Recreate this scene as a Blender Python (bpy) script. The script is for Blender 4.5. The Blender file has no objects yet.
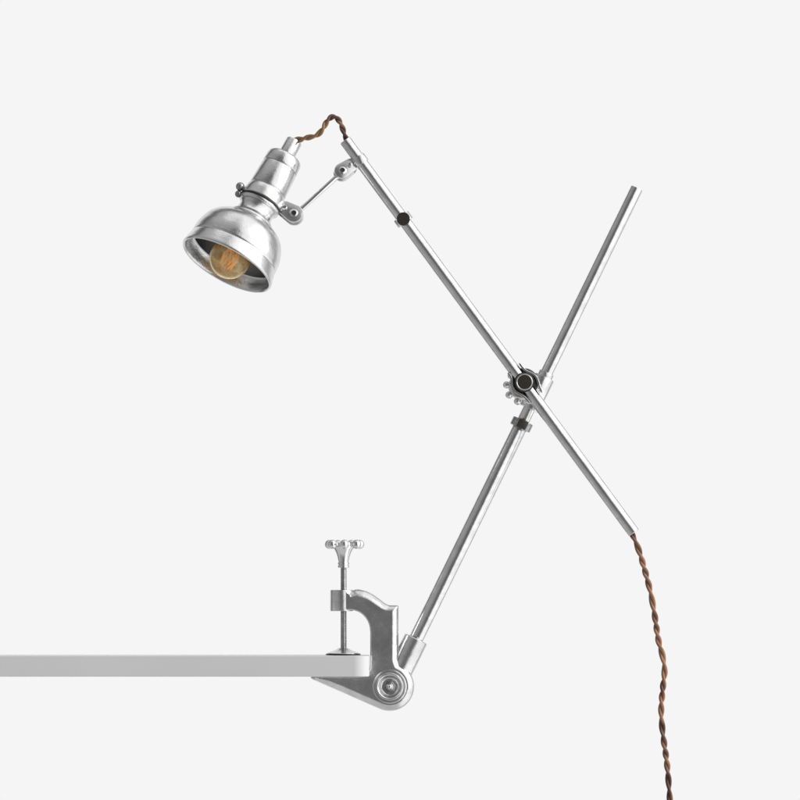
import bpy, bmesh, math, random
from mathutils import Vector, Matrix
from mathutils.geometry import delaunay_2d_cdt
random.seed(4)
S = bpy.context.scene
COL = S.collection
R = math.radians
MM = 0.001
CAMD = 5.0          # camera distance in metres
CX, CY = 400.0, 600.0

def P(px, py, y=0.0):
    """metre position of a spot measured on the picture, y millimetres behind the arm plane"""
    k = (CAMD + y*MM)/CAMD
    return Vector(((px-CX)*MM*k, y*MM, (CY-py)*MM*k - 0.2))

# ------------------------------------------------------------ materials
def new_mat(name):
    m = bpy.data.materials.new(name); m.use_nodes = True
    nt = m.node_tree
    return m, nt, nt.nodes['Principled BSDF']

def metal(name, col=0.78, rough=0.2, grain=0.05, bump=0.15, scale=60, stretch=(1,1,1), dirt=0.12, dirt_scale=45, bumpdist=0.0004):
    m, nt, b = new_mat(name)
    N = nt.nodes; L = nt.links
    tc = N.new('ShaderNodeTexCoord'); mp = N.new('ShaderNodeMapping'); mp.inputs['Scale'].default_value = stretch
    L.new(tc.outputs['Object'], mp.inputs['Vector'])
    n1 = N.new('ShaderNodeTexNoise'); n1.inputs['Scale'].default_value = scale*20; n1.inputs['Detail'].default_value = 4
    L.new(mp.outputs[0], n1.inputs['Vector'])
    n2 = N.new('ShaderNodeTexNoise'); n2.inputs['Scale'].default_value = dirt_scale; n2.inputs['Detail'].default_value = 5; n2.inputs['Roughness'].default_value = .6
    L.new(mp.outputs[0], n2.inputs['Vector'])
    cr = N.new('ShaderNodeMapRange'); cr.inputs['From Min'].default_value = .35; cr.inputs['From Max'].default_value = .7
    cr.inputs['To Min'].default_value = col; cr.inputs['To Max'].default_value = col*(1-dirt)
    L.new(n2.outputs['Fac'], cr.inputs['Value'])
    cc = N.new('ShaderNodeCombineColor'); 
    for i in range(3): L.new(cr.outputs[0], cc.inputs[i])
    L.new(cc.outputs[0], b.inputs['Base Color'])
    rr = N.new('ShaderNodeMapRange'); rr.inputs['From Min'].default_value = .3; rr.inputs['From Max'].default_value = .7
    rr.inputs['To Min'].default_value = max(.03, rough-grain); rr.inputs['To Max'].default_value = rough+grain
    L.new(n1.outputs['Fac'], rr.inputs['Value']); L.new(rr.outputs[0], b.inputs['Roughness'])
    b.inputs['Metallic'].default_value = 1
    ad = N.new('ShaderNodeMath'); ad.operation = 'MULTIPLY_ADD'; ad.inputs[1].default_value = .25
    L.new(n1.outputs['Fac'], ad.inputs[0]); L.new(n2.outputs['Fac'], ad.inputs[2])
    bp = N.new('ShaderNodeBump'); bp.inputs['Strength'].default_value = bump; bp.inputs['Distance'].default_value = bumpdist
    L.new(ad.outputs[0], bp.inputs['Height']); L.new(bp.outputs[0], b.inputs['Normal'])
    return m

M_TUBE = metal('satin_tube_metal', .80, .18, .05, .28, scale=50, dirt=.2, dirt_scale=120, bumpdist=.0005)
M_SPUN = metal('polished_spun_metal', .74, .21, .05, .36, scale=40, dirt=.16, dirt_scale=34, bumpdist=.0016)
M_CAST = metal('cast_metal', .78, .25, .03, .30, scale=11, dirt=.24, dirt_scale=55, bumpdist=.0011)
M_STEEL = metal('dull_steel', .42, .26, .08, .3, dirt=.4, dirt_scale=150)
M_CHROME = metal('bright_steel', .82, .1, .04, .1)
M_INNER = metal('shade_lining', .45, .30, .06, .3, dirt=.3, dirt_scale=60, bumpdist=.001)

def plain(name, col, rough, noise=.2, scale=300, bump=.2):
    m, nt, b = new_mat(name); N = nt.nodes; L = nt.links
    tc = N.new('ShaderNodeTexCoord'); n = N.new('ShaderNodeTexNoise'); n.inputs['Scale'].default_value = scale; n.inputs['Detail'].default_value = 4
    L.new(tc.outputs['Object'], n.inputs['Vector'])
    mx = N.new('ShaderNodeMix'); mx.data_type = 'RGBA'
    mx.inputs['A'].default_value = (*[c*(1-noise) for c in col], 1); mx.inputs['B'].default_value = (*[min(1, c*(1+noise)) for c in col], 1)
    L.new(n.outputs['Fac'], mx.inputs['Factor']); L.new(mx.outputs['Result'], b.inputs['Base Color'])
    b.inputs['Roughness'].default_value = rough
    bp = N.new('ShaderNodeBump'); bp.inputs['Strength'].default_value = bump; bp.inputs['Distance'].default_value = .0002
    L.new(n.outputs['Fac'], bp.inputs['Height']); L.new(bp.outputs[0], b.inputs['Normal'])
    return m
M_DARK = plain('blackened_brass', (.028, .022, .017), .38)
M_BOARD = plain('pale_grey_paint', (.69, .69, .695), .42, noise=.05, scale=7, bump=.03)
M_HOLE_SHADE = plain('recess_shade', (.02, .02, .02), .6)
M_PORC = plain('porcelain_socket', (.30, .28, .25), .4, noise=.1)

def cord_mat(name='brown_braided_cotton', x_tint=False):
    m, nt, b = new_mat(name); N = nt.nodes; L = nt.links
    tc = N.new('ShaderNodeTexCoord')
    n = N.new('ShaderNodeTexNoise'); n.inputs['Scale'].default_value = 34; n.inputs['Detail'].default_value = 2
    L.new(tc.outputs['Object'], n.inputs['Vector'])
    f = N.new('ShaderNodeTexNoise'); f.inputs['Scale'].default_value = 2200; f.inputs['Detail'].default_value = 2
    L.new(tc.outputs['Object'], f.inputs['Vector'])
    cr = N.new('ShaderNodeValToRGB'); e = cr.color_ramp.elements
    e[0].position = .44; e[0].color = (.085, .028, .018, 1); e[1].position = .58; e[1].color = (.40, .19, .10, 1)
    if x_tint:  # colour runs from tan at the left end to dark maroon at the right
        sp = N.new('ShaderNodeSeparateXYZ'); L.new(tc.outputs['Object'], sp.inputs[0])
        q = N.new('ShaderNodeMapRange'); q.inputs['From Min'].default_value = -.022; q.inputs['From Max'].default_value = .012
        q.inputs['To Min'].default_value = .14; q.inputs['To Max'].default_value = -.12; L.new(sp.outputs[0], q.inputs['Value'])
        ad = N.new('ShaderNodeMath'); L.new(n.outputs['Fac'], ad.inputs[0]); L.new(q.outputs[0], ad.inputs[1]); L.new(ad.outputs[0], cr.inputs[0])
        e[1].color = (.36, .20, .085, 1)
    else: L.new(n.outputs['Fac'], cr.inputs[0])
    mx = N.new('ShaderNodeMix'); mx.data_type = 'RGBA'; mx.blend_type = 'MULTIPLY'; mx.inputs['Factor'].default_value = .7
    L.new(cr.outputs[0], mx.inputs['A'])
    mr = N.new('ShaderNodeMapRange'); mr.inputs['From Min'].default_value = .35; mr.inputs['From Max'].default_value = .65; mr.inputs['To Min'].default_value = .45; mr.inputs['To Max'].default_value = 1.25
    L.new(f.outputs['Fac'], mr.inputs['Value'])
    cc = N.new('ShaderNodeCombineColor')
    for i in range(3): L.new(mr.outputs[0], cc.inputs[i])
    L.new(cc.outputs[0], mx.inputs['B']); L.new(mx.outputs['Result'], b.inputs['Base Color'])
    b.inputs['Roughness'].default_value = .55
    b.inputs['Sheen Weight'].default_value = .3
    bp = N.new('ShaderNodeBump'); bp.inputs['Strength'].default_value = .5; bp.inputs['Distance'].default_value = .0003
    L.new(f.outputs['Fac'], bp.inputs['Height']); L.new(bp.outputs[0], b.inputs['Normal'])
    return m
M_CORD = cord_mat(); M_CORD_TINTED = cord_mat('tan_maroon_braided_cotton', True)

def glass_mat():
    m, nt, b = new_mat('amber_glass')
    b.inputs['Base Color'].default_value = (.97, .80, .44, 1)
    tc = nt.nodes.new('ShaderNodeTexCoord'); n = nt.nodes.new('ShaderNodeTexNoise'); n.inputs['Scale'].default_value = 70; n.inputs['Detail'].default_value = 2
    q = nt.nodes.new('ShaderNodeMapRange'); q.inputs['From Min'].default_value = .38; q.inputs['From Max'].default_value = .62
    q.inputs['To Min'].default_value = .52; q.inputs['To Max'].default_value = .9
    nt.links.new(tc.outputs['Object'], n.inputs['Vector']); nt.links.new(n.outputs['Fac'], q.inputs['Value'])
    nt.links.new(q.outputs[0], b.inputs['Transmission Weight'])  # patchy clearness imitates the lining's reflections in the glass
    b.inputs['Roughness'].default_value = .03
    b.inputs['IOR'].default_value = 1.45
    return m
M_GLASS = glass_mat()
def glow_mat():
    m, nt, b = new_mat('glowing_filament')
    b.inputs['Base Color'].default_value = (.8, .3, .05, 1)
    b.inputs['Emission Color'].default_value = (1, .44, .08, 1); b.inputs['Emission Strength'].default_value = .55
    return m
M_GLOW = glow_mat()

# ------------------------------------------------------------ mesh helpers
def frame(A):
    A = A.normalized()
    ref = Vector((0, -1, 0)) if abs(A.y) < .9 else Vector((0, 0, 1))
    U = A.cross(ref).normalized(); V = U.cross(A).normalized()
    return A, U, V

def lathe(bm, O, A, prof, seg=72, closed=False, wob=None):
    """prof: (s, r) in mm along axis A from O; open ends are capped when r is 0"""
    A, U, V = frame(A); rings = []
    for s, r in prof:
        c = O + A*s*MM
        if r < 1e-6: rings.append([bm.verts.new(c)])
        else: rings.append([bm.verts.new(c + (U*math.cos(2*math.pi*i/seg) + V*math.sin(2*math.pi*i/seg))*r*MM) for i in range(seg)])
    prs = list(zip(rings, rings[1:])) + ([(rings[-1], rings[0])] if closed else [])
    for a, b in prs:
        for i in range(seg):
            j = (i+1) % seg
            try:
                if len(a) == 1 and len(b) == 1: break
                if len(a) == 1: bm.faces.new((a[0], b[j], b[i]))
                elif len(b) == 1: bm.faces.new((a[i], a[j], b[0]))
                else: bm.faces.new((a[i], a[j], b[j], b[i]))
            except ValueError: pass
    return rings

def rod(bm, p, q, r, ch=.6, seg=40):
    L = (q-p).length/MM
    lathe(bm, p, q-p, [(0, 0), (0, r-ch), (ch*.3, r-ch*.3), (ch, r), (L-ch, r), (L-ch*.3, r-ch*.3), (L, r-ch), (L, 0)], seg)

def hollow(bm, p, q, ro, ri, seg=64, ch=.5):
    L = (q-p).length/MM
    lathe(bm, p, q-p, [(ch, ro), (L-ch, ro), (L-ch*.3, ro-ch*.3), (L, ro-ch), (L, ri+ch*.5), (L-ch*.5, ri), (ch, ri), (0, ri+ch*.5), (0, ro-ch), (ch*.3, ro-ch*.3)], seg, closed=True)

def ball(bm, c, r, seg=24, sq=(1, 1, 1)):
    ret = bmesh.ops.create_uvsphere(bm, u_segments=seg, v_segments=seg//2+2, radius=r*MM, matrix=Matrix.Translation(c) @ Matrix.Diagonal((*sq, 1)))

def tube(bm, pts, r, seg=12, cap=True):
    n = len(pts); rings = []; U = None
    for i, p in enumerate(pts):
        T = (pts[min(i+1, n-1)] - pts[max(i-1, 0)]).normalized()
        if U is None: U = frame(T)[1]
        U = (U - T*U.dot(T)).normalized(); V = T.cross(U)
        rr = r[i] if isinstance(r, (list, tuple)) else r
        rings.append([bm.verts.new(p + (U*math.cos(2*math.pi*k/seg) + V*math.sin(2*math.pi*k/seg))*rr*MM) for k in range(seg)])
    for a, b in zip(rings, rings[1:]):
        for i in range(seg):
            j = (i+1) % seg; bm.faces.new((a[i], a[j], b[j], b[i]))
    if cap: bm.faces.new(rings[0][::-1]); bm.faces.new(rings[-1])

def plate(bm, O, U, V, outline, th, bev=.5):
    """flat plate: outline in mm in the plane (U, V) at O, thickness th along U x V, bevelled rim"""
    Nn = U.cross(V).normalized(); n = len(outline)
    cx = sum(p[0] for p in outline)/n; cy = sum(p[1] for p in outline)/n
    def ring(ins, h):
        out = []
        for i, (x, y) in enumerate(outline):
            x0, y0 = outline[i-1]; x1, y1 = outline[(i+1) % n]
            tx, ty = x1-x0, y1-y0; l = math.hypot(tx, ty) or 1
            out.append(bm.verts.new(O + U*(x - ty/l*ins)*MM + V*(y + tx/l*ins)*MM + Nn*h*MM))
        return out
    h = th/2
    rs = [ring(bev, -h), ring(bev*.3, -h+bev*.3), ring(0, -h+bev), ring(0, h-bev), ring(bev*.3, h-bev*.3), ring(bev, h)]
    bm.faces.new(rs[0][::-1]); bm.faces.new(rs[-1])
    for a, b in zip(rs, rs[1:]):
        for i in range(n):
            j = (i+1) % n; bm.faces.new((a[i], a[j], b[j], b[i]))

def spline(pts, n=10, closed=False):
    """Catmull-Rom through tuples"""
    m = len(pts); out = []
    rng = range(m if closed else m-1)
    for i in rng:
        g = lambda k: pts[k % m] if closed else pts[max(0, min(m-1, k))]
        p0, p1, p2, p3 = g(i-1), g(i), g(i+1), g(i+2)
        for k in range(n):
            t = k/n
            out.append(tuple(.5*((2*b) + (-a+c)*t + (2*a-5*b+4*c-d)*t*t + (-a+3*b-3*c+d)*t**3) for a, b, c, d in zip(p0, p1, p2, p3)))
    if not closed: out.append(tuple(pts[-1]))
    return out

def ribbon(bm, pts2, th, y0, y1):
    """curved strip: path in picture mm, thickness th, running from depth y0 to y1"""
    n = len(pts2); L, Rr = [], []
    for i, (x, y) in enumerate(pts2):
        x0, y0_ = pts2[max(i-1, 0)]; x1, y1_ = pts2[min(i+1, n-1)]
        tx, ty = x1-x0, y1_-y0_; l = math.hypot(tx, ty) or 1
        e = th/2 * (1 if 2 < i < n-3 else .7)
        L.append((x - ty/l*e, y + tx/l*e)); Rr.append((x + ty/l*e, y - tx/l*e))
    loop = L + Rr[::-1]
    b = .35
    layers = [(y0, .0)] 
    f = [bm.verts.new(P(x, y, y0)) for x, y in loop]; g = [bm.verts.new(P(x, y, y1)) for x, y in loop]
    m = len(loop)
    for i in range(n-1):
        a, c = i, m-1-i
        bm.faces.new((f[a], f[a+1], f[c-1], f[c])); bm.faces.new((g[a], g[c], g[c-1], g[a+1]))
    for i in range(m):
        j = (i+1) % m; bm.faces.new((f[i], g[i], g[j], f[j]))

def finish(name, bm, mat, parent=None, angle=35, label=None):
    bmesh.ops.recalc_face_normals(bm, faces=bm.faces)
    me = bpy.data.meshes.new(name)
    xs = [v.co for v in bm.verts]
    c = Vector([(min(v[i] for v in xs)+max(v[i] for v in xs))/2 for i in range(3)])
    for v in bm.verts: v.co -= c
    bm.to_mesh(me); bm.free()
    for p in me.polygons: p.use_smooth = True
    me.set_sharp_from_angle(angle=R(angle))
    me.materials.append(mat)
    o = bpy.data.objects.new(name, me); COL.objects.link(o)
    o['_w'] = tuple(c)
    pw = Vector(parent['_w']) if parent is not None else Vector((0, 0, 0))
    o.parent = parent; o.location = c - pw
    if label: o['label'] = label
    return o
def BM(): return bmesh.new()

# ------------------------------------------------------------ the lamp
lamp = bpy.data.objects.new('desk_lamp', None); COL.objects.link(lamp)
base = P(360, 666, 0)
lamp.location = base; lamp['_w'] = tuple(base); lamp.empty_display_size = .03
lamp['label'] = 'bare metal clamp lamp with crossed arms, amber bulb and twisted brown cord'
lamp['category'] = 'lamp'

POST = lambda py: (474.8 + (520-py)*.4885, py)
ARM = lambda py: (634 + (py-533)*.7358, py)
AY = -26.0
def post(py, y=3.0): return P(*POST(py), y)
def arm(py, y=AY): return P(*ARM(py), y)

# --- clamp bracket: outline, then a swelling rounded edge all round
out = []
out += spline([(353, 590.2), (358, 589.2), (366, 591.0), (373, 594.4), (379, 598.6), (384.5, 602.8), (389, 605.0), (393.5, 605.2), (397.2, 605.2)], 6)
out += [(398.6, 606+i*3) for i in range(19)]
cx, cy, rr = 389.6, 686.4, 24.6
a0 = math.atan2(664-cy, 400-cx)
a1 = R(113)
out += [(cx+rr*math.cos(a0+(a1-a0)*i/40), cy+rr*math.sin(a0+(a1-a0)*i/40)) for i in range(41)]
e = out[-1]
out += [(e[0]+(313-e[0])*i/26, e[1]+(679.6-e[1])*i/26) for i in range(1, 27)]
out += [(311.2, 678.4), (310.6, 677.2), (311.4, 676.2)]
out += [(313+i*2, 676.1) for i in range(0, 25)]
out += spline([(362.5, 675.8), (366.5, 673.4), (369.6, 668.5), (370.2, 662)], 5)
out += [(370.2, 659-i*2) for i in range(0, 14)]
out += spline([(370.1, 631), (368.8, 624), (365, 617.2), (359.5, 612.4), (353, 610.2)], 6)
out += [(348, 610.2), (345, 610), (345, 606), (345, 600), (345, 594), (345, 590.4), (349, 590.3)]
# clean near-duplicates
pl = []
for p in out:
    if not pl or math.hypot(p[0]-pl[-1][0], p[1]-pl[-1][1]) > .35: pl.append(p)
def densify(pl, d):
    o = []
    for i, p in enumerate(pl):
        q = pl[(i+1) % len(pl)]; k = max(1, int(math.hypot(q[0]-p[0], q[1]-p[1])/d))
        o += [(p[0]+(q[0]-p[0])*j/k, p[1]+(q[1]-p[1])*j/k) for j in range(k)]
    return o
def dist_in(pl, x, y):
    best = 1e9; bi = 0; ins = False; n = len(pl)
    for i in range(n):
        x0, y0 = pl[i]; x1, y1 = pl[(i+1) % n]
        dx, dy = x1-x0, y1-y0; t = max(0, min(1, ((x-x0)*dx+(y-y0)*dy)/(dx*dx+dy*dy+1e-12)))
        d = math.hypot(x-x0-t*dx, y-y0-t*dy)
        if d < best: best = d; bi = i
        if (y0 > y) != (y1 > y) and x < (x1-x0)*(y-y0)/(y1-y0)+x0: ins = not ins
    return best, ins, bi
def swollen(bm, pl, H, B, step=1.0, y_c=0, E=1.45, bfun=lambda p: 6.0):
    """solid of half-depth H whose front and back rims are rounded over B mm (measured from the outline)"""
    rim = densify(pl, step); n = len(rim)
    pts = [Vector(p) for p in rim]; dd = [0.0]*n; bb = [bfun(p) for p in rim]
    x0 = min(p[0] for p in rim); x1 = max(p[0] for p in rim); y0 = min(p[1] for p in rim); y1 = max(p[1] for p in rim)
    j = 0; y = y0
    while y < y1:
        x = x0 + (step*.5 if j % 2 else 0)
        while x < x1:
            d, ins, bi = dist_in(rim, x, y)
            if ins and d > step*.45: pts.append(Vector((x, y))); dd.append(d); bb.append(bfun(rim[bi]))
            x += step
        y += step*.866; j += 1
    # extra rings hugging the rim for a clean rounding
    vs, es, fs, *_ = delaunay_2d_cdt(pts, [], [list(range(n))], 1, 1e-6)
    def h(d, b):
        if d >= b: return H
        return H - b + b*(1-(1-d/b)**E)**(1/E)
    ds = [(dd[i], bb[i]) for i in range(len(vs))]
    F = [bm.verts.new(P(v[0], v[1], y_c-h(*d))) for v, d in zip(vs, ds)]
    G = [bm.verts.new(P(v[0], v[1], y_c+h(*d))) for v, d in zip(vs, ds)]
    for f in fs:
        bm.faces.new([F[i] for i in f]); bm.faces.new([G[i] for i in reversed(f)])
    for i in range(n):
        k = (i+1) % n; bm.faces.new((F[i], G[i], G[k], F[k]))
bm = BM(); 
def rimwidth(p):
    x, y = p
    if 311 <= x <= 371.5 and 608 < y < 676.6 and not (x > 371.5): return 1.1
    if x < 314: return 1.6
    if x < 353 and 591 < y < 640: return 1.1
    if y < 608 and x < 392: return 7.6 - 1.4*min(1, max(0, (x-366)/26))
    return 6.6 if y > 690 else 6.2
swollen(bm, pl, 11.2, 6, step=.85, bfun=rimwidth)
clamp = finish('clamp_bracket', bm, M_CAST, lamp, 50)
# vertical boss that carries the screw
bm = BM()
hollow(bm, P(341.8, 611.2), P(341.8, 589.8), 11.8, 3.6, 64, .9)
finish('screw_boss', bm, M_CAST, clamp)
# pivot bolt: ringed round head in the lower eye
bm = BM(); O = P(389.7, 686.6, -10.9)
lathe(bm, O, Vector((0, -1, 0)), [(-2, 17.6), (.2, 17.2), (.6, 16.4), (.8, 15.6), (.8, 0)], 72)
finish('pivot_eye', bm, M_CAST, clamp)
bm = BM(); O = P(389.7, 686.6, -12.0)
lathe(bm, O, Vector((0, -1, 0)), [(-2, 13.8), (1.4, 13.8), (2.2, 13.2), (2.4, 12.2), (1.8, 11.2), (.4, 10.6), (.2, 9.8), (1.3, 9.2), (1.9, 8.5), (1.5, 7.6), (.5, 7.2), (.5, 0)], 72)
bolt = finish('pivot_bolt', bm, M_CAST, lamp)
bm = BM()
hexa = [(6.3*math.cos(R(60*i+12)), 6.3*math.sin(R(60*i+12))) for i in range(6)]
plate(bm, O+Vector((0, -.0022, 0)), Vector((1, 0, 0)), Vector((0, 0, 1)), densify(hexa, 1.1), 3, .5)
nut = finish('hex_nut', bm, M_STEEL, bolt)
bm = BM(); lathe(bm, O+Vector((0, -.0036, 0)), Vector((0, -1, 0)), [(0, 3.6), (.7, 3.4), (.9, 2.8), (.4, 2.5), (1.2, 2.2), (1.9, 1.2), (2.1, 0)], 32)
finish('bolt_tip', bm, M_CHROME, bolt)

# --- clamp screw
SX = 343.6
bm = BM(); prof = []
z0, z1 = 567, 650; pitch = 1.5; n = int((z1-z0)/pitch)
seg = 24; rows = []
for i in range(n*6+1):
    s = i/6*pitch; row = []
    for k in range(seg):
        ph = (i/6 + k/seg) % 1.0
        r = 2.75 + .45*(1-abs(2*ph-1))*1.0
        a = 2*math.pi*k/seg
        row.append(bm.verts.new(P(SX, z1) + Vector((math.cos(a)*r*MM, math.sin(a)*r*MM, s*MM))))
    rows.append(row)
for a, b in zip(rows, rows[1:]):
    for k in range(seg): bm.faces.new((a[k], a[(k+1) % seg], b[(k+1) % seg], b[k]))
bm.faces.new(rows[0][::-1]); bm.faces.new(rows[-1])
screw = finish('clamp_screw', bm, M_STEEL, lamp, 60)
UP = Vector((0, 0, 1))
bm = BM()
lathe(bm, P(SX-.4, 655.1), UP, [(1.0, 0), (1.0, 16.8), (1.4, 17.2), (2.0, 16.8), (3.2, 13), (5, 8.5), (6.6, 5.6), (7.2, 4.6), (7.4, 0)], 64)
finish('pressure_pad', bm, M_CAST, screw)
bm = BM(); lathe(bm, P(SX-.4, 655.1), UP, [(.1, 0), (.1, 17.4), (.5, 17.7), (1.0, 17.5), (1.05, 0)], 64)
finish('pad_sole', bm, M_DARK, screw)
bm = BM()
lathe(bm, P(SX, 568), UP, [(0, 0), (0, 5.3), (.5, 5.9), (2.4, 5.9), (2.8, 5.3), (3.2, 5.3), (3.6, 5.9), (5.6, 5.9), (6.1, 5.2), (6.6, 5.3), (11, 6.3), (15, 7.7), (18, 9.4), (20.5, 11), (23, 11.7), (25.2, 10.6), (26, 8), (26.2, 0)], 48)
for k in range(7):
    a = -math.pi/2 + 2*math.pi*k/7
    d = Vector((math.cos(a), math.sin(a), 0))
    c = P(SX+.9, 544.4)
    tube(bm, [c+d*.007, c+d*.0155], 2.9, 14)
    ball(bm, c+d*.0155, 4.8)
finish('star_knob', bm, M_CHROME, screw, 40)

# --- post socket and lower post
bm = BM()
pd = (post(400)-post(500)).normalized()
st = P(416.2, 638.6, 3); sb = st - pd*.036
L = 36
lathe(bm, sb, pd, [(0, 0), (0, 11.4), (1.2, 12.4), (L-.6, 12.4), (L, 11.8), (L, 9.0), (L-.5, 8.6), (L-6, 8.6), (L-6, 0)], 64)
sock = finish('post_socket', bm, M_CAST, lamp)
bm = BM(); rod(bm, st - pd*.012, post(427), 7.35, .6, 56)
lpost = finish('lower_post', bm, M_TUBE, lamp)
bm = BM(); rod(bm, post(432), post(188), 6.3, .7, 56)
rail = finish('upper_post', bm, M_TUBE, lamp)
def collar(name, c, A, r, ri, half, mat, par, screw_r=None, screw_y=None, sh=2.5):
    A = A.normalized(); b = BM(); hollow(b, c-A*half*MM, c+A*half*MM, r, ri, 64, .7)
    o = finish(name, b, mat, par)
    if screw_r:
        b = BM(); lathe(b, c+Vector((0, -screw_y*MM, 0)), Vector((0, -1, 0)), [(-3, screw_r), (sh-.5, screw_r), (sh, screw_r-.6), (sh-.1, 0)], 40)
        finish('thumb_screw', b, M_DARK, o)
    return o
pA = pd
collar('stop_collar', post(424.4), pA, 10.8, 5.6, 4.2, M_STEEL, lpost)
bm = BM(); sqc = P(522.2, 424.6, 3)+Vector((0, -.0106, 0)); su = Vector((pA.z, 0, -pA.x)).normalized()
plate(bm, sqc, su, pA, [(4.6, -4.4), (5, -4), (5, 4), (4.6, 4.4), (-4.6, 4.4), (-5, 4), (-5, -4), (-4.6, -4.4)], 2.4, .4)
finish('collar_block', bm, plain('worn_brass', (.055, .045, .036), .35), lpost)

# --- upper arm
aA = (arm(500)-arm(300)).normalized()
bm = BM()
p0, p1 = arm(140.4), arm(532.8); La = (p1-p0).length/MM
# open-ended tube
lathe(bm, p0, aA, [(.5, 6.2), (La-.5, 6.2), (La, 5.8), (La, 4.9), (La-14, 4.7), (La-14, 0)], 56)
lathe(bm, p0, aA, [(.5, 6.2), (0, 5.8), (0, 4.9), (14, 4.7), (14, 0)], 56)
bmesh.ops.remove_doubles(bm, verts=bm.verts, dist=1e-6)
uarm = finish('upper_arm', bm, M_TUBE, lamp)
collar('stop_collar', arm(219.6), aA, 9.2, 6.0, 4.2, M_CHROME, uarm, 6.7, 8.6, 2.2)

# --- middle joint
J = P(524.2, 382.4, AY)
def jx(px, py, y): return P(px, py, y)
bm = BM()
# sleeve round the post
hollow(bm, post(409), post(377), 10.6, 6.0, 64, .9)
joint = finish('joint_sleeve', bm, M_TUBE, lamp)
bm = BM()
rod(bm, P(524.2, 382.4, AY+3), P(524.2, 382.4, 2), 7, .5, 40)
finish('joint_spindle', bm, M_STEEL, joint)
bm = BM()
rod(bm, P(524.2, 382.4, -6), P(538.5, 388, -2), 6.6, .8, 32)
hollow(bm, post(378.5), post(372.5), 7.8, 6.0, 48, .7)
finish('joint_lug', bm, M_CAST, joint)
# curved saddle plates gripping the arm
def ribs(off, y0, y1, th, mat, name):
    bm = BM()
    a = spline([(519.2, 363.0), (522.5, 367.4), (526.5, 371.2), (531.5, 373.4), (535.8, 376.6), (538.2, 381.6), (539.4, 386.6), (542.4, 392.8)], 8)
    if off: pass
    b = spline([(507.8, 372.8), (510.6, 376.6), (511.6, 381.2), (512.2, 386.4), (515.2, 391.4), (520.2, 394.4), (525.2, 397.8), (530.4, 403.6)], 8)
    for path, sg in ((a, 1), (b, -1)):
        q = []
        for i, (x, y) in enumerate(path):
            dx, dy = x-524.2, y-382.4; l = math.hypot(dx, dy)
            q.append((x-dx/l*off, y-dy/l*off))
        if off: q = q[5:-8]
        ribbon(bm, q, th, y0, y1)
    o = finish(name, bm, mat, joint, 30)
    m = o.modifiers.new('bevel', 'BEVEL'); m.width = .0006; m.segments = 3; m.limit_method = 'ANGLE'; m.angle_limit = R(50)
    return o
ribs(0, AY-5, AY+16, 2.2, M_CHROME, 'saddle_plate')
ribs(1.9, AY-4.0, AY+15, 1.2, M_DARK, 'friction_liner')
# washer disc behind arm
bm = BM()
lathe(bm, P(524.2, 382.4, AY+8), Vector((0, -1, 0)), [(-1.5, 0), (-1.5, 14), (-.9, 14.2), (.9, 14.2), (1.5, 14), (1.5, 0)], 64)
finish('washer', bm, M_STEEL, joint)
# front boss of the joint on the arm
bm = BM(); O = P(524.2, 382.4, AY)
lathe(bm, O, Vector((0, -1, 0)), [(0, 9.9), (6.8, 9.9), (7.4, 9.5), (7.5, 8.6)], 64)
finish('boss_ring', bm, M_DARK, joint)
bm = BM(); O = P(524.2, 382.4, AY)
lathe(bm, O, Vector((0, -1, 0)), [(5.6, 8.9), (8.4, 8.5), (9.0, 8.0), (9.2, 7.5), (8.8, 7.0), (6.5, 6.9)], 64)
jb = finish('joint_boss', bm, M_STEEL, joint)
bm = BM()
lathe(bm, O, Vector((0, -1, 0)), [(5, 7.0), (8.4, 6.9), (8.9, 6.3), (9.0, 0)], 48)
finish('boss_cap', bm, M_DARK, jb)
# star knob between the arm and the post
bm = BM(); kc = P(521.6, 386.8, -10)
kA = Vector((.12, -1, .1)).normalized(); _, kU, kV = frame(kA)
lathe(bm, kc, kA, [(-4, 0), (-4, 11), (-2, 13.5), (2, 13.5), (4, 11), (4, 0)], 48)
for k in range(9):
    a = 2*math.pi*k/9 + .12
    d = kU*math.cos(a) + kV*math.sin(a)
    tube(bm, [kc+d*.009, kc+d*.0148], 2.8, 12)
    ball(bm, kc+d*.0152, 3.8)
finish('star_knob', bm, M_CHROME, joint, 40)

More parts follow.
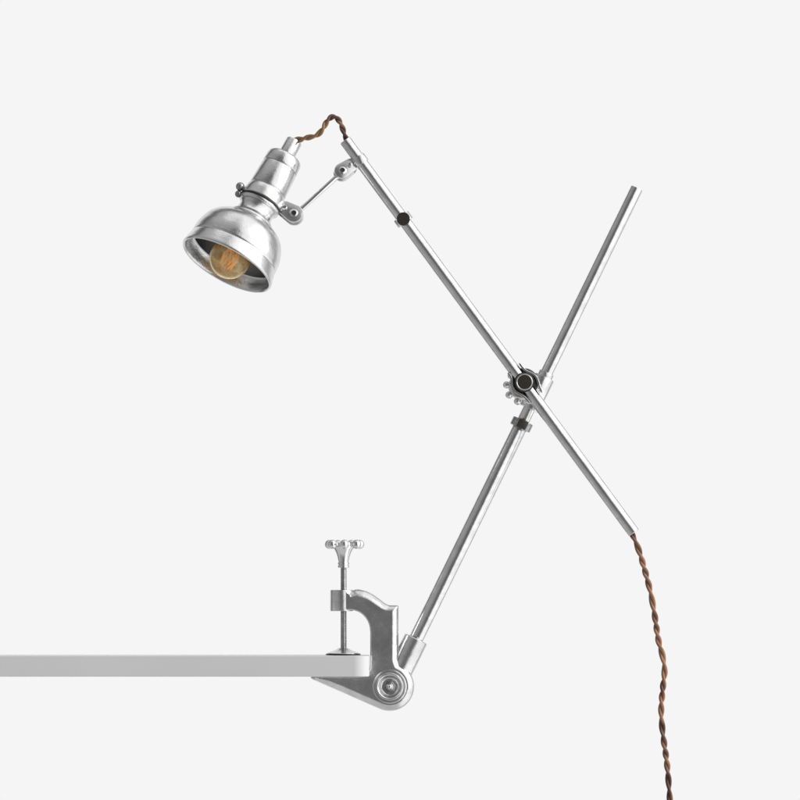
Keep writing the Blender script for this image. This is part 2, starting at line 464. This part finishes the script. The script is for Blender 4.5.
# --- bracket between arm and lamp head
def stadium(L, w, n=14, w2=None):
    w2 = w2 or w
    o = [(L+w2*math.cos(R(-90+180*i/n)), w2*math.sin(R(-90+180*i/n))) for i in range(n+1)]
    o += [(w*math.cos(R(90+180*i/n)), w*math.sin(R(90+180*i/n))) for i in range(n+1)]
    return o
def lug(c, toward, nrm, reach, w, w2, gap, par, s2=.55):
    """pair of ear plates with an eye bolt and a small clamping screw"""
    nrm = nrm.normalized(); U = (toward-c); U = (U-nrm*U.dot(nrm)).normalized(); V = nrm.cross(U)
    o = BM()
    plate(o, c+nrm*gap*MM, U, V, stadium(reach, w, 14, w2), 3.0, .7)
    lg = finish('lug_plate', o, M_CAST, par, 40)
    o = BM()
    plate(o, c-nrm*gap*MM, U, V, stadium(reach, w, 14, w2), 3.0, .7)
    finish('lug_plate', o, M_CAST, par, 40)
    o = BM(); lathe(o, c, nrm, [(-gap-1, 3.4), (gap+1, 3.4)], 24)
    finish('lug_pin', o, M_STEEL, par)
    o = BM(); f = c+nrm*(gap+1.5)*MM
    lathe(o, f, nrm, [(-1, 4.1), (.7, 4.0), (1.1, 3.5), (1.2, 2.3), (.2, 1.9), (.1, 0)], 32)
    lathe(o, f+U*reach*s2*MM, nrm, [(-1, 2.5), (1.2, 2.5), (1.9, 1.9), (2.1, 0)], 24)
    finish('lug_screw', o, M_CHROME, par)
    o = BM(); lathe(o, f, nrm, [(.3, 2.1), (.45, 0)], 20)  # black disc puts the shade of the screw hole into colour
    finish('hole_shade_disc', o, M_HOLE_SHADE, par)
a_c = P(342.0, 172.4, AY); b_c = P(294.2, 215.2, AY)
bm = BM()
rod(bm, a_c + (b_c-a_c).normalized()*.002, b_c + (a_c-b_c).normalized()*.002, 2.5, .3, 24)
link = finish('link_rod', bm, M_CHROME, lamp)
lug(a_c, P(358, 160.2, AY), Vector((.12, -1, .30)), 10.5, 8.1, 7.0, 4.0, link, .95)
lug(b_c, P(283, 207.5, AY), Vector((-.05, -1, .32)), 11, 9.2, 7.4, 4.2, link, 1.0)
# band on the arm
bm = BM(); bc = arm(160.5)
hollow(bm, bc-aA*.0042, bc+aA*.0042, 7.6, 6.1, 56, .5)
band = finish('arm_band', bm, M_CAST, link)

# --- lamp head
u2 = Vector((.463, 0, .886)).normalized()
T = R(17.3)
HA = (u2*math.cos(T) + Vector((0, 1, 0))*math.sin(T)).normalized()
k = math.cos(T)*math.cos(R(2))
HC = P(227.4+.463*76, 266.3-.886*76, AY) - HA*(76/k)*MM      # centre of the opening
def hp(l): return [(s/k, r) for s, r in l]
# dome
outer = [(0, 48.6), (1.2, 49.2), (2.8, 49.0), (5, 48.5), (8, 47.8), (11, 47.0), (13, 46.4), (13.8, 45.9), (14.6, 45.9), (15.6, 46.3), (18, 46.3), (22, 46.1), (26, 45.4), (30, 44.2), (34, 42.8), (38, 40.8), (41.5, 38.1), (44.5, 34.8), (47, 31.2), (49, 27.4), (50.2, 24.6), (50.9, 23.8), (51.9, 23.4), (53.2, 22.4), (54.6, 20.4), (57, 18.9), (60, 18.2), (63, 18.2), (66, 18.8)]
outer = [outer[0]] + spline(outer[1:], 4)
inner = [(0, 0), (15, 43.3), (20, 43.4), (27, 42.2), (34, 39.4), (40, 35.4), (45, 29.8), (48.5, 23.6), (50, 17)]
bm = BM()
lathe(bm, HC, HA, hp([(13.6, 43.0), (13.4, 43.3), (13.0, 43.9), (12.3, 44.4), (7, 45.3), (3, 45.9), (1.4, 46.2), (.3, 46.6), (-.3, 47.3), (-.3, 48.1)] + outer), 128)
shade = finish('lamp_shade', bm, M_SPUN, lamp, 40)
bm = BM()
lathe(bm, HC, HA, hp([(13.6, 43.0)] + spline(inner[1:], 4)), 128)
finish('shade_lining', bm, M_INNER, shade, 40)
bm = BM()
lathe(bm, HC, HA, hp([(66, 18.9), (67, 21), (67.8, 21.6), (69.6, 21.6), (70.2, 20.9), (70.3, 19.2), (72.2, 19.2), (72.3, 21.2), (73, 21.8), (79, 21.2), (83.5, 20.2), (84.6, 19.6), (85, 18.3), (86, 18.3), (86.4, 19.3), (87.2, 19.5), (109.8, 18.6), (110.6, 18.3), (110.9, 17.3), (111.7, 17.3), (112, 18.3), (112.8, 18.6), (121, 18.2), (123, 17.6), (124.3, 16.4), (124.9, 14.8), (125.1, 9.0), (125.6, 8.4), (142, 8.4), (142.8, 8.0), (143, 7.0), (143, 4.6), (140, 4.4), (138, 0)]), 96)
holder = finish('lamp_holder', bm, M_SPUN, lamp, 38)
# dark ring painting the shaded gap beside the clamping band, then its thumbscrew
def HPt(s, r, ang):
    A, U, V = frame(HA); 
    px_ = Vector((.886, 0, -.463)); px_ = (px_-A*px_.dot(A)).normalized(); f = A.cross(px_)
    if f.y > 0: f = -f
    return HC + A*(s/k)*MM + (px_*math.cos(R(ang)) + f*math.sin(R(ang)))*r*MM
bm = BM()
ring = [HPt(71.3, 20.9, a) for a in range(0, 361, 5)]
tube(bm, ring, 1.1, 12, False)
gap_ring = finish('dark_gap_ring', bm, M_DARK, holder)
bm = BM()
c1 = P(240.2, 186.6, AY-3); c2 = P(238.6, 194.0, AY-3)
for c, r in ((c1, 4.4), (c2, 3.7)):
    ax = (HPt(70, 0, 0)-c).normalized()
    ball(bm, c, r)
    tube(bm, [c, c+ax*.010], 2.2, 14)
ax2 = (c1-c2).normalized()
tube(bm, [c2-ax2*.001, c1+ax2*.001], 1.5, 12)
finish('band_screw', bm, M_STEEL, holder, 40)
# bulb
bm = BM()
BR = 20.5; bc_s = 8.0
prof = [(bc_s-BR*math.cos(R(a)), BR*math.sin(R(a))) for a in range(0, 140, 5)]
prof += [(bc_s+17.5, 11.6), (bc_s+21, 9.6), (bc_s+25, 8.9), (bc_s+30, 8.7)]
lathe(bm, HC, HA, prof + [(bc_s+30, 8.0), (bc_s+25, 8.2), (bc_s+21, 8.9), (bc_s+17.3, 10.9)] + [(bc_s-(BR-.8)*math.cos(R(a)), (BR-.8)*math.sin(R(a))) for a in range(138, -1, -6)], 64)
bulb = finish('light_bulb', bm, M_GLASS, lamp, 60)
A, U, V = frame(HA)
bm = BM()
for w in range(11):
    a = 2*math.pi*w/11; b_ = a + .5; d0 = U*math.cos(a)+V*math.sin(a); d1 = U*math.cos(b_)+V*math.sin(b_)
    tube(bm, [HC + HA*(bc_s-9)*MM + d0*.0062, HC + HA*(bc_s+2)*MM + d1*.0080, HC + HA*(bc_s+12)*MM + d0*.0050], .7, 8)
finish('filament', bm, M_GLOW, bulb)
bm = BM()
lathe(bm, HC, HA, [(bc_s+27, 0), (bc_s+14, 2.2), (bc_s+12, 2.6), (bc_s+4, 1.1), (bc_s-10, .8), (bc_s-10.5, 0)], 20)
finish('glass_stem', bm, M_GLASS, bulb)
bm = BM()
lathe(bm, HC, HA, [(bc_s+22, 0), (bc_s+24, 9.6), (bc_s+24.5, 14.2), (bc_s+26, 15.2), (bc_s+46, 15.2)], 48)
finish('bulb_socket', bm, M_PORC, holder)

# --- twisted cord
def twisted(name, ctrl, half, off, r, phase=0, wob=0):
    pts = [P(*c) for c in ctrl]
    path = [Vector(p) for p in spline([tuple(p) for p in pts], 30)]
    # arc length resample
    res = [path[0]]; acc = 0; step = .0011
    for a, b in zip(path, path[1:]):
        d = (b-a).length
        while acc + d >= step and d > 0:
            t = (step-acc)/d; a = a.lerp(b, t); res.append(a); d = (b-a).length; acc = 0
        acc += d
    strands = []
    for sgn in (0, math.pi):
        ps = []; n = len(res)
        for i, p in enumerate(res):
            Tn = (res[min(i+1, n-1)]-res[max(i-1, 0)]).normalized()
            F = Vector((0, -1, 0)); Sd = Tn.cross(F).normalized(); F = Sd.cross(Tn)
            ang = i*1.1/(half*2)*2*math.pi + phase + sgn + wob*math.sin(i*.11)
            ps.append(p + (Sd*math.cos(ang) + F*math.sin(ang))*off*MM)
        strands.append(ps)
    return strands
cord = None
ctrl = [(618, 512, AY), (626.5, 524, AY), (632.6, 535.2, AY), (638, 548, -26), (642.5, 562, -25), (650, 590, -23), (654.8, 616, -22), (658.4, 640, -21), (662.6, 656, -20), (664.6, 670, -20), (662.9, 688, -20), (661.2, 710, -20), (662.8, 733, -19), (666.8, 762, -18), (669.2, 790, -17), (671, 820, -16), (674, 880, -14), (676, 960, -12)]
st2 = twisted('c', ctrl, 14, 1.6, 1.85, .4, .6)
bm = BM(); tube(bm, st2[0], 1.65, 12)
cord = finish('power_cord', bm, M_CORD, lamp, 60)
bm = BM(); tube(bm, st2[1], 1.65, 12)
finish('cord_strand', bm, M_CORD, cord, 60)
tipc = HC + HA*(141/k)*MM
ctrl2 = [(291, 147, AY+20), (295.6, 139.5, AY+19), (301.5, 139.6, AY+14), (308, 137.6, AY+8), (316.5, 135.6, AY+4), (322.5, 129.5, AY), (327.5, 120.6, AY), (333.4, 116.6, AY), (339, 120.6, AY), (342.6, 128.6, AY), (345.4, 137, AY), (350, 146, AY)]
st3 = twisted('c', ctrl2, 10.5, 1.45, 1.8, 1.0, .7)
bm = BM(); tube(bm, st3[0], 1.55, 12)
c2o = finish('head_cord', bm, M_CORD_TINTED, lamp, 60)
bm = BM(); tube(bm, st3[1], 1.55, 12)
finish('cord_strand', bm, M_CORD_TINTED, c2o, 60)

# ------------------------------------------------------------ board
bm = BM()
x0 = -0.95; x1 = P(369.4, 0).x; zt = P(0, 655.3).z; zb = P(0, 675.9).z
dep = .055; rc = .012; rx = .015
o2 = [(x0, dep), (x0, -dep)] + [(x1-rx+rx*math.cos(R(a)), -dep+rc+rc*math.sin(R(a))) for a in range(-90, 1, 9)] + [(x1-rc+rc*math.cos(R(a)), dep-rc+rc*math.sin(R(a))) for a in range(0, 91, 9)]
def brd(ins, z):
    n = len(o2); vs = []
    for i, (x, y) in enumerate(o2):
        a = o2[i-1]; b = o2[(i+1) % n]; tx, ty = b[0]-a[0], b[1]-a[1]; l = math.hypot(tx, ty)
        vs.append(bm.verts.new((x-ty/l*ins, y+tx/l*ins, z)))
    return vs
e_ = .0009
rs = [brd(e_, zb), brd(e_*.3, zb+e_*.3), brd(0, zb+e_), brd(0, zt-e_), brd(e_*.3, zt-e_*.3), brd(e_, zt)]
bm.faces.new(rs[0][::-1]); bm.faces.new(rs[-1])
for a, b in zip(rs, rs[1:]):
    for i in range(len(a)):
        j = (i+1) % len(a); bm.faces.new((a[i], a[j], b[j], b[i]))
board = finish('table_board', bm, M_BOARD, None, 35)
board.modifiers.new('wn', 'WEIGHTED_NORMAL').keep_sharp = True
board['label'] = 'pale grey painted narrow board with rounded end, gripped by the lamp clamp at lower left'
board['category'] = 'board'
for o in bpy.data.objects:
    if '_w' in o: del o['_w']

# ------------------------------------------------------------ studio light
w = bpy.data.worlds.new('World'); S.world = w; w.use_nodes = True
nt = w.node_tree; N = nt.nodes; L = nt.links; N.clear()
outn = N.new('ShaderNodeOutputWorld'); bg = N.new('ShaderNodeBackground'); L.new(bg.outputs[0], outn.inputs[0])
tc = N.new('ShaderNodeTexCoord'); sx = N.new('ShaderNodeSeparateXYZ'); L.new(tc.outputs['Generated'], sx.inputs[0])
def math_(op, a, b, c=None):
    m = N.new('ShaderNodeMath'); m.operation = op
    for i, v in enumerate((a, b, c)):
        if v is None: continue
        if isinstance(v, (int, float)): m.inputs[i].default_value = v
        else: L.new(v, m.inputs[i])
    return m.outputs[0]
def mr(v, a, b, c, d, smooth=True):
    m = N.new('ShaderNodeMapRange'); m.interpolation_type = 'SMOOTHSTEP' if smooth else 'LINEAR'
    for nme, x in (('From Min', a), ('From Max', b), ('To Min', c), ('To Max', d)): m.inputs[nme].default_value = x
    L.new(v, m.inputs['Value']); return m.outputs[0]
X, Y, Z = sx.outputs
t = math_('MULTIPLY_ADD', Z, .12, X)
ramp = N.new('ShaderNodeValToRGB'); L.new(mr(t, -1, 1, 0, 1, False), ramp.inputs[0])
el = ramp.color_ramp.elements
def g(t, v):
    return ((t+1)/2, v)
stops = [g(-1, .40), g(-.55, .34), g(-.2, .17), g(.05, .13), g(.25, .17), g(.38, 1.28), g(.85, 1.28), g(1.0, .95)]
el[0].position, v0 = stops[0]; el[0].color = (v0, v0, v0, 1)
el[1].position, v1 = stops[-1]; el[1].color = (v1, v1, v1, 1)
for p_, v_ in stops[1:-1]:
    e2 = el.new(p_); e2.color = (v_, v_, v_, 1)
val = math_('MAXIMUM', ramp.outputs[0], mr(Z, .6, .86, 0, .50))
val = math_('MAXIMUM', val, mr(Z, .92, .985, 0, 1.1))
val = math_('MULTIPLY', val, mr(Y, .28, .48, 1, .32))
val = math_('MAXIMUM', val, mr(Z, -.3, -.75, 0, .60))
# the white sweep behind the lamp
f = mr(Y, .62, .74, 0, 1)
val = math_('ADD', math_('MULTIPLY', val, math_('SUBTRACT', 1, f)), math_('MULTIPLY', f, .9131))
L.new(val, bg.inputs['Color']); bg.inputs['Strength'].default_value = 1

def area(name, loc, size, power, target=(0, 0, -.1)):
    l = bpy.data.lights.new(name, 'AREA'); l.shape = 'RECTANGLE'; l.size, l.size_y = size; l.energy = power
    o = bpy.data.objects.new(name, l); COL.objects.link(o); o.location = loc
    o.rotation_euler = (Vector(target)-Vector(loc)).to_track_quat('-Z', 'Y').to_euler()
    return o
area('softbox_right', (4.2, -1.3, 1.8), (2.4, 4.0), 130)

# ------------------------------------------------------------ camera
cam = bpy.data.cameras.new('camera'); co = bpy.data.objects.new('camera', cam); COL.objects.link(co)
co.location = (0, -CAMD, -.2); co.rotation_euler = (R(90), 0, 0)
cam.sensor_width = 36; cam.lens = 36*CAMD/.8; cam.shift_y = .25; cam.clip_end = 100; cam.clip_start = .1
S.camera = co
S.view_settings.view_transform = 'Standard'; S.view_settings.look = 'None'; S.view_settings.exposure = 0; S.view_settings.gamma = 1
